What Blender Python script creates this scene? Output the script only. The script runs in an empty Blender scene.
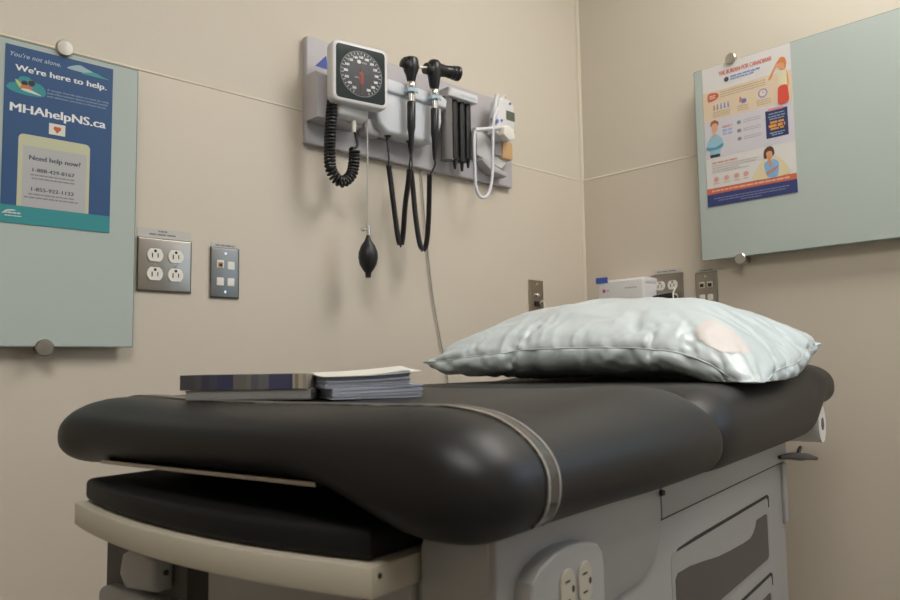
import bpy, bmesh, math, random
from mathutils import Vector, Matrix, noise
random.seed(7)
S = bpy.context.scene
COL = S.collection
PI = math.pi

# ------------------------------------------------------------ materials
def mat(name, col, rough=.5, metal=0, bump=0, bscale=60, var=0, vscale=3, coat=0, emit=None, estr=0, trans=0, ior=1.45, sheen=0, spec=None, bdist=.002):
    m = bpy.data.materials.new(name); m.use_nodes = True
    nt = m.node_tree; b = nt.nodes['Principled BSDF']
    b.inputs['Base Color'].default_value = (*col, 1)
    b.inputs['Roughness'].default_value = rough
    b.inputs['Metallic'].default_value = metal
    b.inputs['IOR'].default_value = ior
    if coat: b.inputs['Coat Weight'].default_value = coat
    if trans: b.inputs['Transmission Weight'].default_value = trans
    if sheen: b.inputs['Sheen Weight'].default_value = sheen
    if spec is not None: b.inputs['Specular IOR Level'].default_value = spec
    if emit:
        b.inputs['Emission Color'].default_value = (*emit, 1); b.inputs['Emission Strength'].default_value = estr
    tc = nt.nodes.new('ShaderNodeTexCoord')
    if var:
        n = nt.nodes.new('ShaderNodeTexNoise'); n.inputs['Scale'].default_value = vscale; n.inputs['Detail'].default_value = 5
        nt.links.new(tc.outputs['Object'], n.inputs['Vector'])
        r = nt.nodes.new('ShaderNodeMixRGB'); r.blend_type = 'MIX'
        r.inputs[1].default_value = (*[c*(1-var) for c in col], 1); r.inputs[2].default_value = (*[min(1, c*(1+var)) for c in col], 1)
        nt.links.new(n.outputs['Fac'], r.inputs[0]); nt.links.new(r.outputs[0], b.inputs['Base Color'])
    if bump:
        n = nt.nodes.new('ShaderNodeTexNoise'); n.inputs['Scale'].default_value = bscale; n.inputs['Detail'].default_value = 6
        nt.links.new(tc.outputs['Object'], n.inputs['Vector'])
        bp = nt.nodes.new('ShaderNodeBump'); bp.inputs['Strength'].default_value = bump; bp.inputs['Distance'].default_value = bdist
        nt.links.new(n.outputs['Fac'], bp.inputs['Height']); nt.links.new(bp.outputs[0], b.inputs['Normal'])
    return m

M = {}
M['wall'] = mat('painted wall', (.605, .55, .46), .75, bump=.15, bscale=220, var=.02)
M['sheet'] = mat('wall protection sheet', (.61, .545, .455), .42, bump=.06, bscale=300, var=.02, spec=.35)
M['caulk'] = mat('corner caulk', (.62, .56, .455), .7)
M['ceil'] = mat('ceiling tile', (.72, .70, .65), .9, bump=.3, bscale=150)
M['floor'] = mat('vinyl floor', (.20, .19, .17), .4, var=.15, vscale=40)
M['board'] = mat('pale green back painted glass', (.435, .495, .465), .12, spec=.5, var=.02)
M['boardedge'] = mat('green glass edge', (.19, .27, .25), .15)
M['chrome'] = mat('brushed steel', (.60, .57, .52), .3, 1, bump=.05, bscale=400)
M['steel'] = mat('stainless plate', (.36, .33, .29), .33, 1, bump=.05, bscale=300)
M['steelD'] = mat('grey plate', (.24, .245, .24), .38, 1)
M['silver'] = mat('silver', (.75, .73, .70), .18, 1)
M['ivory'] = mat('ivory plastic', (.78, .75, .68), .35)
M['white'] = mat('white plastic', (.67, .66, .66), .35)
M['whiteB'] = mat('bluish white plastic', (.60, .62, .66), .35)
M['panel'] = mat('grey lilac panel', (.46, .44, .46), .5, var=.02)
M['black'] = mat('black plastic', (.012, .012, .013), .32)
M['rubber'] = mat('black rubber', (.012, .012, .013), .42)
M['dial'] = mat('dial face', (.02, .022, .026), .3)
M['lens'] = mat('dark glass front', (.035, .045, .045), .06)
M['mark'] = mat('white print', (.72, .72, .70), .6)
M['red'] = mat('red needle', (.30, .07, .04), .5)
M['blue'] = mat('blue print', (.03, .07, .36), .5)
M['ring'] = mat('pale blue ring', (.42, .56, .66), .3)
M['amber'] = mat('amber plastic', (.62, .40, .20), .25)
M['lcd'] = mat('lcd', (.10, .12, .09), .25)
M['cordgrey'] = mat('grey cord', (.34, .33, .31), .5)
M['cordwhite'] = mat('white cord', (.66, .66, .72), .4)
M['clear'] = mat('clear tube', (.50, .49, .46), .25)
M['vinyl'] = mat('black vinyl', (.010, .0092, .0092), .44, bump=.12, bscale=420, bdist=.0006, spec=.4)
M['vinylF'] = mat('black vinyl step', (.008, .0075, .008), .55, bump=.1, bscale=420, bdist=.0006, spec=.25)
M['band'] = mat('clear vinyl strap', (.055, .05, .045), .16, coat=.5)
M['bandedge'] = mat('strap edge', (.34, .32, .29), .25)
M['body'] = mat('beige table body', (.335, .325, .315), .38, bump=.04, bscale=200, var=.01)
M['trayM'] = mat('beige tray', (.46, .42, .34), .4, bump=.04, bscale=200)
M['recess'] = mat('dark recess', (.10, .095, .085), .6)
M['gap'] = mat('shadow gap', (.03, .028, .025), .8)
M['insert'] = mat('brown grey insert', (.075, .068, .058), .45)
M['greymetal'] = mat('dark grey metal', (.06, .06, .058), .45, .3)
M['paper'] = mat('white paper', (.80, .79, .76), .8)
M['pillow'] = mat('pale blue wipeable pillow', (.52, .58, .595), .32, bump=.25, bscale=35, bdist=.003, spec=.5, var=.03, vscale=6)
M['pillowlabel'] = mat('peach label', (.60, .555, .53), .5)

def label_mat(col, rough=.5): 
    k = 'ink %.2f %.2f %.2f' % col
    if k not in M: M[k] = mat(k, col, rough)
    return M[k]

# ------------------------------------------------------------ object helpers
def tag(o, label=None, cat=None, group=None, kind=None):
    if label: o['label'] = label
    if cat: o['category'] = cat
    if group: o['group'] = group
    if kind: o['kind'] = kind
    return o

def empty(name, loc=(0, 0, 0), rot=(0, 0, 0)):
    o = bpy.data.objects.new(name, None); COL.objects.link(o)
    o.location = loc; o.rotation_euler = rot; o.empty_display_size = .05
    return o

class B:
    """collects shapes in one bmesh"""
    def __init__(s): s.bm = bmesh.new()
    def _merge(s, bm, M4=None):
        if M4 is not None: bm.transform(M4)
        me = bpy.data.meshes.new('t'); bm.to_mesh(me); bm.free()
        s.bm.from_mesh(me); bpy.data.meshes.remove(me); return s
    def box(s, x0, x1, y0, y1, z0, z1, bev=0, seg=2, M4=None):
        bm = bmesh.new(); bmesh.ops.create_cube(bm, size=1)
        bm.transform(Matrix.Translation(((x0+x1)/2, (y0+y1)/2, (z0+z1)/2)) @ Matrix.Diagonal((x1-x0, y1-y0, z1-z0, 1)))
        if bev: bmesh.ops.bevel(bm, geom=bm.edges[:], offset=bev, segments=seg, affect='EDGES', profile=.5)
        return s._merge(bm, M4)
    def lathe(s, p0, p1, prof, seg=24):
        """prof: list of (t along p0->p1 in metres, radius)"""
        p0 = Vector(p0); p1 = Vector(p1); d = (p1-p0).normalized()
        q = d.to_track_quat('Z', 'Y'); bm = bmesh.new(); rings = []
        for t, r in prof:
            if r < 1e-6: rings.append([bm.verts.new((0, 0, t))])
            else: rings.append([bm.verts.new((r*math.cos(2*PI*i/seg), r*math.sin(2*PI*i/seg), t)) for i in range(seg)])
        for a, b in zip(rings, rings[1:]):
            for i in range(seg):
                j = (i+1) % seg
                if len(a) == 1 and len(b) == 1: continue
                if len(a) == 1: bm.faces.new((a[0], b[j], b[i]))
                elif len(b) == 1: bm.faces.new((a[i], a[j], b[0]))
                else: bm.faces.new((a[i], a[j], b[j], b[i]))
        if len(rings[0]) > 1: bm.faces.new(rings[0][::-1])
        if len(rings[-1]) > 1: bm.faces.new(rings[-1])
        bmesh.ops.recalc_face_normals(bm, faces=bm.faces[:])
        return s._merge(bm, Matrix.Translation(p0) @ q.to_matrix().to_4x4())
    def cyl(s, p0, p1, r0, r1=None, seg=24, bev=0):
        r1 = r0 if r1 is None else r1; h = (Vector(p1)-Vector(p0)).length
        if bev: return s.lathe(p0, p1, [(0, r0-bev), (bev, r0), (h-bev, r1), (h, r1-bev)], seg)
        return s.lathe(p0, p1, [(0, r0), (h, r1)], seg)
    def tube(s, pts, r, seg=8, caps=True):
        pts = [Vector(p) for p in pts]; bm = bmesh.new(); rings = []; up = None
        n = len(pts)
        for i, p in enumerate(pts):
            d = (pts[min(i+1, n-1)]-pts[max(i-1, 0)]).normalized()
            if up is None: up = d.orthogonal().normalized()
            up = (up - d*up.dot(d)).normalized(); sd = d.cross(up)
            rr = r(i/(n-1)) if callable(r) else r
            rings.append([bm.verts.new(p + (up*math.cos(2*PI*k/seg)+sd*math.sin(2*PI*k/seg))*rr) for k in range(seg)])
        for a, b in zip(rings, rings[1:]):
            for i in range(seg): j = (i+1) % seg; bm.faces.new((a[i], a[j], b[j], b[i]))
        if caps: bm.faces.new(rings[0][::-1]); bm.faces.new(rings[-1])
        return s._merge(bm)
    def prism(s, pts, axis, a0, a1, bev=0, seg=2):
        """polygon pts in the two other axes extruded along axis (0,1,2)"""
        bm = bmesh.new()
        def mk(p, a):
            return {0: (a, p[0], p[1]), 1: (p[0], a, p[1]), 2: (p[0], p[1], a)}[axis]
        v0 = [bm.verts.new(mk(p, a0)) for p in pts]; v1 = [bm.verts.new(mk(p, a1)) for p in pts]
        n = len(pts)
        fs = [bm.faces.new(v0), bm.faces.new(v1[::-1])]
        for i in range(n): bm.faces.new((v0[i], v1[i], v1[(i+1) % n], v0[(i+1) % n]))
        bmesh.ops.recalc_face_normals(bm, faces=bm.faces[:])
        if bev:
            es = [e for e in bm.edges if (e.verts[0] in v0) == (e.verts[1] in v0)]
            bmesh.ops.bevel(bm, geom=es, offset=bev, segments=seg, affect='EDGES', profile=.5)
        return s._merge(bm)
    def build(s, name, m, parent=None, smooth=True, ang=35):
        me = bpy.data.meshes.new(name); s.bm.to_mesh(me); s.bm.free()
        me.materials.append(m)
        if smooth:
            me.polygons.foreach_set('use_smooth', [True]*len(me.polygons))
            me.set_sharp_from_angle(angle=math.radians(ang))
        o = bpy.data.objects.new(name, me); COL.objects.link(o); o.parent = parent
        return o

def rrect(x0, x1, y0, y1, r, n=6):
    out = []
    for cx, cy, a0 in ((x1-r, y1-r, 0), (x0+r, y1-r, 90), (x0+r, y0+r, 180), (x1-r, y0+r, 270)):
        for i in range(n+1):
            a = math.radians(a0+90*i/n); out.append((cx+r*math.cos(a), cy+r*math.sin(a)))
    return out

def spline(ctrl, n=60):
    """Catmull-Rom through ctrl"""
    P = [Vector(p) for p in ctrl]; P = [2*P[0]-P[1]]+P+[2*P[-1]-P[-2]]; out = []; k = len(P)-3
    for i in range(n+1):
        t = i/n*k; j = min(int(t), k-1); u = t-j; a, b, c, d = P[j:j+4]
        out.append(.5*((2*b)+(c-a)*u+(2*a-5*b+4*c-d)*u*u+(3*b-a-3*c+d)*u**3))
    return out

def resample(pts, step):
    out = [pts[0]]; acc = 0
    for a, b in zip(pts, pts[1:]):
        L = (b-a).length; d = step-acc
        while d <= L and L > 0: out.append(a.lerp(b, d/L)); d += step
        acc = (acc+L) % step
    return out

def coil(ctrl, R, wire, pitch, per=10):
    path = resample(spline(ctrl, 200), pitch/per); up = None; out = []
    for i, p in enumerate(path):
        d = (path[min(i+1, len(path)-1)]-path[max(i-1, 0)]).normalized()
        if up is None: up = d.orthogonal().normalized()
        up = (up-d*up.dot(d)).normalized(); sd = d.cross(up); a = 2*PI*i/per
        out.append(p+(up*math.cos(a)+sd*math.sin(a))*R)
    return out

def text(name, s, x0, x1, yb, cap, n, m, parent, bold=0, shear=0, slope=0):
    """flat lettering between x0 and x1, baseline yb, capital height cap"""
    c = bpy.data.curves.new('t', 'FONT'); c.body = s; c.shear = shear; c.size = 1; c.resolution_u = 3
    o = bpy.data.objects.new('t', c); COL.objects.link(o)
    bpy.context.view_layer.update()
    dg = bpy.context.evaluated_depsgraph_get()
    me = bpy.data.meshes.new_from_object(o.evaluated_get(dg)); bpy.data.objects.remove(o); bpy.data.curves.remove(c)
    xs = [v.co.x for v in me.vertices]; mn, mx = min(xs), max(xs); sy = cap/.69
    for v in me.vertices:
        x = x0+(v.co.x-mn)/(mx-mn)*(x1-x0)
        v.co = (x, yb+v.co.y*sy+slope*(x-x0), n)
    if bold:
        bmt = bmesh.new()
        for k, dx in enumerate((-1, -.5, 0, .5, 1)):
            t2 = me.copy(); t2.transform(Matrix.Translation((dx*bold*cap, (.3*bold*cap if k % 2 else 0), k*.00002))); bmt.from_mesh(t2); bpy.data.meshes.remove(t2)
        bmt.to_mesh(me); bmt.free()
    me.materials.clear(); me.materials.append(m); me.name = name
    q = bpy.data.objects.new(name, me); COL.objects.link(q); q.parent = parent
    return q

def dashes(b, x0, x1, y, h, n, words=6, rnd=random):
    """a row of tiny word-shaped strokes for print too small to read"""
    w = (x1-x0)/words; x = x0
    while x < x1-.001:
        L = min(w*rnd.uniform(.5, 1.3), x1-x); b.box(x, x+L, y-h/2, y+h/2, n, n+.0002); x += L+w*.15

def blob(b, pts, n, th=.0003, k=4):
    """smooth closed outline as a thin printed patch"""
    P = [Vector((p[0], p[1], 0)) for p in pts]; N = len(P); out = []
    for i in range(N):
        a, q, c, d = P[i-1], P[i], P[(i+1) % N], P[(i+2) % N]
        for j in range(k):
            u = j/k; v = .5*((2*q)+(c-a)*u+(2*a-5*q+4*c-d)*u*u+(3*q-a-3*c+d)*u**3); out.append((v.x, v.y))
    b.prism(out, 2, n, n+th)
def disc(b, x, y, rx, ry, n, th=.0003, k=16, rot=0):
    c, s = math.cos(rot), math.sin(rot)
    b.prism([(x+rx*math.cos(2*PI*i/k)*c-ry*math.sin(2*PI*i/k)*s, y+rx*math.cos(2*PI*i/k)*s+ry*math.sin(2*PI*i/k)*c) for i in range(k)], 2, n, n+th)

def on_left(name, x, z, n=0): return empty(name, (x, -n, z), (PI/2, 0, 0))            # local: right, up, out of the left wall
RW = .012
def on_right(name, y, z, n=0): return empty(name, (RW-n, y, z), (PI/2, 0, -PI/2))       # local: right, up, out of the right wall

# ------------------------------------------------------------ the room
H = 2.68
def struct(name, b, m): return tag(b.build(name, m, None, smooth=False), kind='structure')
struct('floor', B().box(-4.4, .2, -3.9, .2, -.1, 0), M['floor'])
struct('ceiling', B().box(-4.4, .2, -3.9, .2, H, H+.1), M['ceil'])
struct('wall_left', B().box(-4.4, .2, .003, .2, 0, H), M['wall'])
struct('wall_right', B().box(.015, .2, -3.9, .003, 0, 1.0).box(.015, .2, -1.75, .003, 1.0, H).box(.015, .2, -3.9, -2.6, 1.0, H).box(.015, .2, -2.6, -1.75, 2.1, H), M['wall'])
struct('wall_back', B().box(-4.4, .2, -3.9, -3.7, 0, H), M['wall'])
struct('wall_far', B().box(-4.4, -4.2, -3.7, .003, 0, H), M['wall'])
SH = 1.562
struct('trim_1', B().box(-4.2, .012, 0, .0035, .1, SH, .001, 1), M['sheet'])
struct('trim_2', B().box(.012, .0155, -1.75, 0, .1, SH, .001, 1), M['sheet'])
c1 = B(); c1.prism([(0.016, 0.004), (.004, .004), (.006, -.002), (.010, -.006), (.016, -.008)], 2, 0, H)
struct('trim_3', c1, M['caulk'])
struct('trim_4', B().prism([(.0, SH-.003), (-.0015, SH-.001), (-.0015, SH), (.004, SH+.005), (.004, SH-.003)], 0, -4.2, .012), M['caulk'])
struct('trim_5', B().prism([(.012, SH-.003), (.0105, SH-.001), (.0105, SH), (.016, SH+.005), (.016, SH-.003)], 1, -1.75, 0), M['caulk'])
struct('baseboard_left', B().box(-4.2, 0, -.006, .003, 0, .1, .002, 1), M['insert'])
struct('baseboard_right', B().box(.006, .015, -3.7, 0, 0, .1, .002, 1), M['insert'])
# daylight window beyond the right edge of the picture
wb = B().box(.02, .05, -2.6, -1.75, 1.0, 1.04).box(.02, .05, -2.6, -1.75, 2.06, 2.1).box(.02, .05, -2.6, -2.56, 1.0, 2.1).box(.02, .05, -1.79, -1.75, 1.0, 2.1)
struct('window_1', wb, M['ceil'])

# ------------------------------------------------------------ glass boards
def standoff(parent, u, v, bright, name='standoff'):
    b = B(); b.cyl((u, v, -.024 if parent is bl else -.036), (u, v, .004), .010, seg=20)
    b.lathe((u, v, .002), (u, v, .02), [(0, .0155), (.007, .0165), (.010, .0165), (.012, .0145), (.0125, 0)], 28)
    return b.build(name, M['chrome'] if bright else M['steel'], parent)
bl = on_left('glass_board', -1.55, .97, .024)
tag(bl, 'pale green glass notice board behind the blue poster, left wall', 'notice board')
b = B(); b.box(-.9, 0, 0, .576, 0, .006, .0008, 1); b.build('glass_panel', M['board'], bl, False)
b = B(); b.prism([(0, 0), (.0012, 0), (.0012, .576), (0, .576)], 2, .0004, .0056); b.box(-.9, 0, -.0012, 0, .0004, .0056); b.box(-.9, 0, .576, .5772, .0004, .0056); b.build('edge', M['boardedge'], bl, False)
for u, v, br in ((-.144, .583, True), (-.164, -.003, False), (-.76, .583, True), (-.76, -.003, False)): standoff(bl, u, v, br)
br_ = on_right('glass_board', -.465, 1.225, .036)
tag(br_, 'pale green glass notice board with the white leaflet poster, right wall', 'notice board')
b = B(); b.box(0, 1.0, 0, .581, 0, .006, .0008, 1); b.build('glass_panel', M['board'], br_, False)
b = B(); b.box(-.0012, 0, 0, .581, .0004, .0056); b.box(0, 1.0, -.0012, 0, .0004, .0056); b.box(0, 1.0, .581, .5822, .0004, .0056); b.build('edge', M['boardedge'], br_, False)
for u, v in ((.12, .588), (.12, -.008), (.88, .588), (.88, -.008)): standoff(br_, u, v, True)

# ------------------------------------------------------------ blue help poster
navy = label_mat((.022, .075, .19)); teal = label_mat((.03, .25, .27)); white = label_mat((.72, .73, .74)); pale = label_mat((.30, .42, .46))
P = on_left('help_poster', -1.70, 1.36, .0305)
tag(P, 'dark blue mental health help poster with a teal bottom band', 'poster')
b = B(); b.box(-.0955, .0995, -.1625, .1757, 0, .0008); b.build('sheet', navy, P, False)
n = .0009
b = B(); b.box(-.0955, .0995, -.1625, -.129, n, n+.0002); b.build('bottom_band', teal, P, False)
text('small_heading', "You're not alone.", -.0876, .0007, .1545, .0085, n+.0003, label_mat((.45, .52, .6)), P, .0, .25)
text('heading', "We're here to help.", -.078, .0867, .1285, .0112, n+.0003, white, P, .055)
text('web_address', 'MHAhelpNS.ca', -.0845, .0866, .0490, .0160, n+.0003, white, P, .055)
b = B(); blob(b, [(.012, .156), (.024, .1635), (.036, .167), (.048, .163), (.062, .158), (.050, .1545), (.03, .154)], n); b.build('cloud', pale, P, False)
b = B(); blob(b, [(.038, .1515), (.052, .1565), (.066, .1585), (.078, .154), (.092, .151), (.065, .1505)], n+.0002); b.build('cloud', label_mat((.06, .30, .30)), P, False)
b = B(); blob(b, [(-.0915, .092), (-.088, .101), (-.077, .106), (-.070, .117), (-.056, .1195), (-.046, .112), (-.033, .109), (-.025, .098), (-.028, .088), (-.05, .084), (-.075, .0855)], n); b.build('illustration_cloud', teal, P, False)
b = B(); blob(b, [(-.078, .110), (-.072, .108), (-.064, .098), (-.070, .096)], n+.0003); b.build('figure', label_mat((.55, .55, .15)), P, False)
b = B(); disc(b, -.062, .1065, .0055, .005, n+.0004); disc(b, -.050, .1085, .006, .0055, n+.0004); b.build('figure_hair', label_mat((.03, .02, .03)), P, False)
b = B(); blob(b, [(-.068, .101), (-.057, .103), (-.048, .099), (-.058, .093), (-.068, .095)], n+.0005); b.build('figure', label_mat((.5, .16, .06)), P, False)
b = B(); blob(b, [(-.068, .094), (-.055, .096), (-.038, .091), (-.034, .088), (-.06, .091)], n+.0006); b.build('figure_sleeve', label_mat((.62, .62, .6)), P, False)
sm = label_mat((.36, .44, .54))
for i, t in enumerate(('A simple, friendly place to look for help', 'and information about mental health', 'and addiction services in Nova Scotia.')):
    text('small_print', t, -.0225, .092-.002*i, .1015-.0062*i, .0036, n+.0003, sm, P, 0)
b = B(); b.box(-.0172, .0119, .0174, .0391, n, n+.0003); b.build('envelope', label_mat((.66, .65, .58)), P, False)
b = B(); disc(b, -.0055, .0300, .0040, .0040, n+.0004); disc(b, .0005, .0300, .0040, .0040, n+.0004); b.prism([(-.0092, .0288), (.0042, .0288), (-.0025, .0205)], 2, n+.0004, n+.0007); b.build('heart', label_mat((.6, .13, .05)), P, False)
pts = [p for p in rrect(-.069, .0585, -.15, .009, .009) if p[1] > -.12]; pts = pts+[(-.069, -.129), (.0585, -.129)]
b = B(); b.prism(pts[:7]+pts[7:14]+[(-.069, -.129), (.0585, -.129)], 2, n+.0001, n+.0003); b.build('phone_drawing', label_mat((.50, .50, .34)), P, False)
b = B(); b.box(-.061, .0525, -.129, -.0125, n+.0003, n+.0005); b.build('phone_screen', label_mat((.42, .42, .42)), P, False)
n2 = n+.0007; ink = label_mat((.06, .07, .10)); ink2 = label_mat((.2, .21, .23))
text('question', 'Need help now?', -.0498, .0412, -.0385, .0088, n2, ink, P, .055)
text('phone_number', '1-888-429-8167', -.0436, .0306, -.0605, .0068, n2, ink, P, .055)
text('phone_number', '1-855-922-1122', -.0448, .0303, -.0975, .0068, n2, ink, P, .055)
for y, x0, x1 in ((-.0668, -.047, .0320), (-.0735, -.045, .0330), (-.1040, -.050, .032), (-.1105, -.057, .038)):
    b = B(); dashes(b, x0, x1, y, .0026, n2, 9); b.build('small_print', ink2, P, False)
b = B(); dashes(b, -.090, -.060, -.1435, .0030, n+.0004, 4); dashes(b, -.088, -.060, -.149, .0020, n+.0004, 6); blob(b, [(-.093, -.147), (-.086, -.139), (-.074, -.137), (-.070, -.139), (-.084, -.1415)], n+.0004); b.build('logo', label_mat((.5, .6, .6)), P, False)

# ------------------------------------------------------------ white leaflet poster (right wall)
P = on_right('infographic_poster', -.625, 1.595, .0425)
tag(P, 'white infographic poster with orange and navy bands on glass board', 'poster')
b = B(); b.box(-.1335, .132, -.2125, .211, 0, .0008); b.build('sheet', label_mat((.66, .64, .62)), P, False)
def patch(name, x0, x1, y0, y1, col, k=1):
    q = B(); q.box(x0, x1, y0, y1, n+.0002*k-.0002, n+.0002*k); return q.build(name, label_mat(col), P, False)
patch('cream_section', -.1335, .132, .047, .135, (.68, .55, .40))
patch('lilac_section', -.1335, .132, -.068, .047, (.58, .56, .60))
patch('orange_stripe', -.1335, .132, -.1755, -.1585, (.58, .14, .07))
patch('navy_footer', -.1335, .132, -.2125, -.1755, (.035, .05, .17))
n3 = n+.0004
text('heading', 'THE BURDEN FOR CANADIANS', -.0796, .0786, .1765, .0125, n3, label_mat((.60, .20, .17)), P, .05)
q = label_mat((.20, .30, .58))
b = B(); dashes(b, -.0447, .0450, .165, .0045, n3, 5); dashes(b, -.0447, .030, .157, .0035, n3, 5); b.build('subheading', q, P, False)
b = B(); disc(b, -.0568, .1603, .0075, .0075, n3); b.build('round_symbol', label_mat((.08, .08, .12)), P, False)
for y in (.126, .119, .112): b = B(); dashes(b, -.078, .060, y, .0026, n3, 16); b.build('small_print', label_mat((.48, .38, .26)), P, False)
b = B(); blob(b, [(-.117, .128), (-.098, .130), (-.084, .123), (-.086, .112), (-.100, .106), (-.117, .106)], n3); b.build('speech_tag', label_mat((.58, .13, .08)), P, False)
b = B(); dashes(b, -.112, -.092, .121, .003, n3+.0004, 2); dashes(b, -.112, -.094, .115, .003, n3+.0004, 2); b.build('tag_print', label_mat((.75, .6, .5)), P, False)
for i, xx in enumerate((-.099, -.088, -.077, -.066, -.055)):
    b = B(); disc(b, xx, .0905, .0022, .0022, n3); b.box(xx-.0022, xx+.0022, .076, .0875, n3, n3+.0003); b.build('people_icon', label_mat((.62, .2, .12) if i == 0 else (.2, .3, .58)), P, False)
b = B(); b.prism([(-.019, .098), (-.006, .083), (-.021, .081)], 2, n3, n3+.0003); b.build('drop_icon', label_mat((.6, .16, .14)), P, False)
b = B(); disc(b, -.007, .082, .008, .007, n3+.0001); b.build('drop_icon', label_mat((.16, .22, .42)), P, False)
b = B(); disc(b, .0495, .089, .0135, .0135, n3, k=28); b.build('clock_icon', label_mat((.25, .32, .58)), P, False)
b = B(); disc(b, .0495, .089, .0095, .0095, n3+.0003, k=28); b.build('clock_face', label_mat((.68, .55, .45)), P, False)
b = B(); b.box(.0488, .0502, .089, .096, n3+.0006, n3+.0008); b.box(.0495, .055, .0883, .0897, n3+.0006, n3+.0008); b.build('clock_hands', label_mat((.6, .2, .15)), P, False)
for x0, x1 in ((-.104, -.050), (-.027, .006), (.030, .072)):
    b = B(); [dashes(b, x0, x1, y, .0024, n3, 5) for y in (.069, .063, .057)]; b.build('small_print', label_mat((.48, .38, .26)), P, False)
# standing woman in red skirt, holding her head
b = B(); blob(b, [(.066, .122), (.078, .143), (.092, .165), (.104, .172), (.114, .166), (.118, .146), (.110, .139), (.100, .143), (.094, .152), (.084, .139), (.076, .124)], n3); blob(b, [(.117, .142), (.123, .122), (.125, .095), (.119, .09), (.1175, .12)], n3); b.build('drawn_woman', label_mat((.70, .34, .17)), P, False)
b = B(); blob(b, [(.094, .160), (.102, .176), (.115, .174), (.120, .158), (.116, .143), (.112, .158), (.102, .163)], n3+.0004); b.build('drawn_hair', label_mat((.62, .22, .07)), P, False)
b = B(); blob(b, [(.093, .140), (.105, .134), (.117, .139), (.119, .120), (.117, .092), (.098, .092), (.096, .118)], n3+.0005); b.build('drawn_top', label_mat((.66, .62, .42)), P, False)
b = B(); blob(b, [(.096, .094), (.118, .094), (.122, .07), (.120, .046), (.094, .044), (.092, .07)], n3+.0008); b.build('drawn_skirt', label_mat((.62, .08, .05)), P, False)
# man with folded arms
b = B(); blob(b, [(-.112, .030), (-.110, .043), (-.098, .046), (-.088, .038), (-.090, .028)], n3+.0004); b.build('drawn_hair', label_mat((.35, .12, .05)), P, False)
b = B(); blob(b, [(-.109, .034), (-.092, .034), (-.092, .016), (-.098, .008), (-.098, -.004), (-.105, -.004), (-.105, .010)], n3+.0008); b.build('drawn_face', label_mat((.65, .36, .22)), P, False)
b = B(); blob(b, [(-.108, .002), (-.094, .002), (-.080, -.012), (-.075, -.034), (-.084, -.044), (-.088, -.056), (-.117, -.056), (-.118, -.044), (-.129, -.036), (-.122, -.014)], n3+.0004); b.build('drawn_shirt', label_mat((.28, .48, .58)), P, False)
b = B(); blob(b, [(-.127, -.032), (-.100, -.036), (-.076, -.028), (-.079, -.038), (-.100, -.044), (-.126, -.040)], n3+.0008); b.build('drawn_arms', label_mat((.10, .30, .42)), P, False)
b = B(); b.box(-.118, -.087, -.066, -.057, n3, n3+.0003); b.build('drawn_belt', label_mat((.04, .05, .06)), P, False)
b = B(); [dashes(b, -.076, -.046, y, .0055, n3, 1.5) for y in (.020,)]; b.build('red_print', label_mat((.6, .32, .34)), P, False)
b = B(); [dashes(b, -.076, -.046, y, .0055, n3, 1.5) for y in (.009, -.002)]; b.build('blue_print', label_mat((.32, .42, .66)), P, False)
for y in (.022, -.003, -.027):
    b = B(); disc(b, -.025, y, .0065, .0055, n3); b.build('bullet_icon', label_mat((.25, .26, .28)), P, False)
    for yy in (y+.003, y-.003): b = B(); dashes(b, -.012, .040, yy, .0022, n3, 6); b.build('small_print', label_mat((.42, .40, .42)), P, False)
patch('navy_box', .0535, .116, -.0465, .033, (.030, .045, .12), 3)
b = B(); b.box(.062, .104, .031, .038, n3+.0004, n3+.0007); b.build('pink_tab', label_mat((.62, .25, .28)), P, False)
for x0, x1, yy in ((.063, .107, .022), (.061, .109, .014), (.064, .106, .007), (.064, .106, -.033), (.069, .101, -.039)): b = B(); dashes(b, x0, x1, yy, .003, n3+.0005, 4); b.build('box_print', label_mat((.30, .36, .52)), P, False)
b = B(); dashes(b, .066, .106, -.003, .006, n3+.0005, 2); dashes(b, .062, .108, -.013, .008, n3+.0005, 2); dashes(b, .066, .104, -.022, .005, n3+.0005, 2); b.build('box_print', label_mat((.66, .30, .06)), P, False)
b = B(); dashes(b, -.113, -.035, -.083, .005, n3, 5); b.build('red_print', label_mat((.6, .32, .28)), P, False)
b = B(); [dashes(b, -.113, x1, y, .0024, n3, 12) for y, x1 in ((-.092, .028), (-.099, .02), (-.106, -.03), (-.112, .0))]; b.build('small_print', label_mat((.46, .42, .40)), P, False)
for i, xx in enumerate((-.1023, -.0705, -.0393, -.0109)):
    b = B(); disc(b, xx, -.133, .008, .0075, n3); dashes(b, xx-.009, xx+.009, -.146, .0025, n3, 2); b.build('round_icon', label_mat((.66, .36, .30)), P, False)
# woman in blue, hand to her chin
b = B(); blob(b, [(.012, -.157), (.018, -.132), (.036, -.108), (.06, -.098), (.086, -.104), (.104, -.128), (.110, -.157)], n3); b.build('yellow_backdrop', label_mat((.68, .60, .38)), P, False)
b = B(); blob(b, [(.043, -.098), (.045, -.078), (.058, -.069), (.070, -.074), (.074, -.090), (.068, -.098), (.060, -.088), (.050, -.102)], n3+.0006); b.build('drawn_hair', label_mat((.10, .05, .03)), P, False)
b = B(); blob(b, [(.051, -.086), (.066, -.084), (.067, -.100), (.062, -.108), (.067, -.118), (.060, -.126), (.055, -.110)], n3+.001); b.build('drawn_face', label_mat((.62, .30, .16)), P, False)
b = B(); blob(b, [(.048, -.112), (.058, -.108), (.072, -.108), (.084, -.118), (.084, -.136), (.078, -.157), (.054, -.157), (.046, -.138), (.043, -.120)], n3+.0006); b.build('drawn_shirt', label_mat((.22, .42, .70)), P, False)
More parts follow.
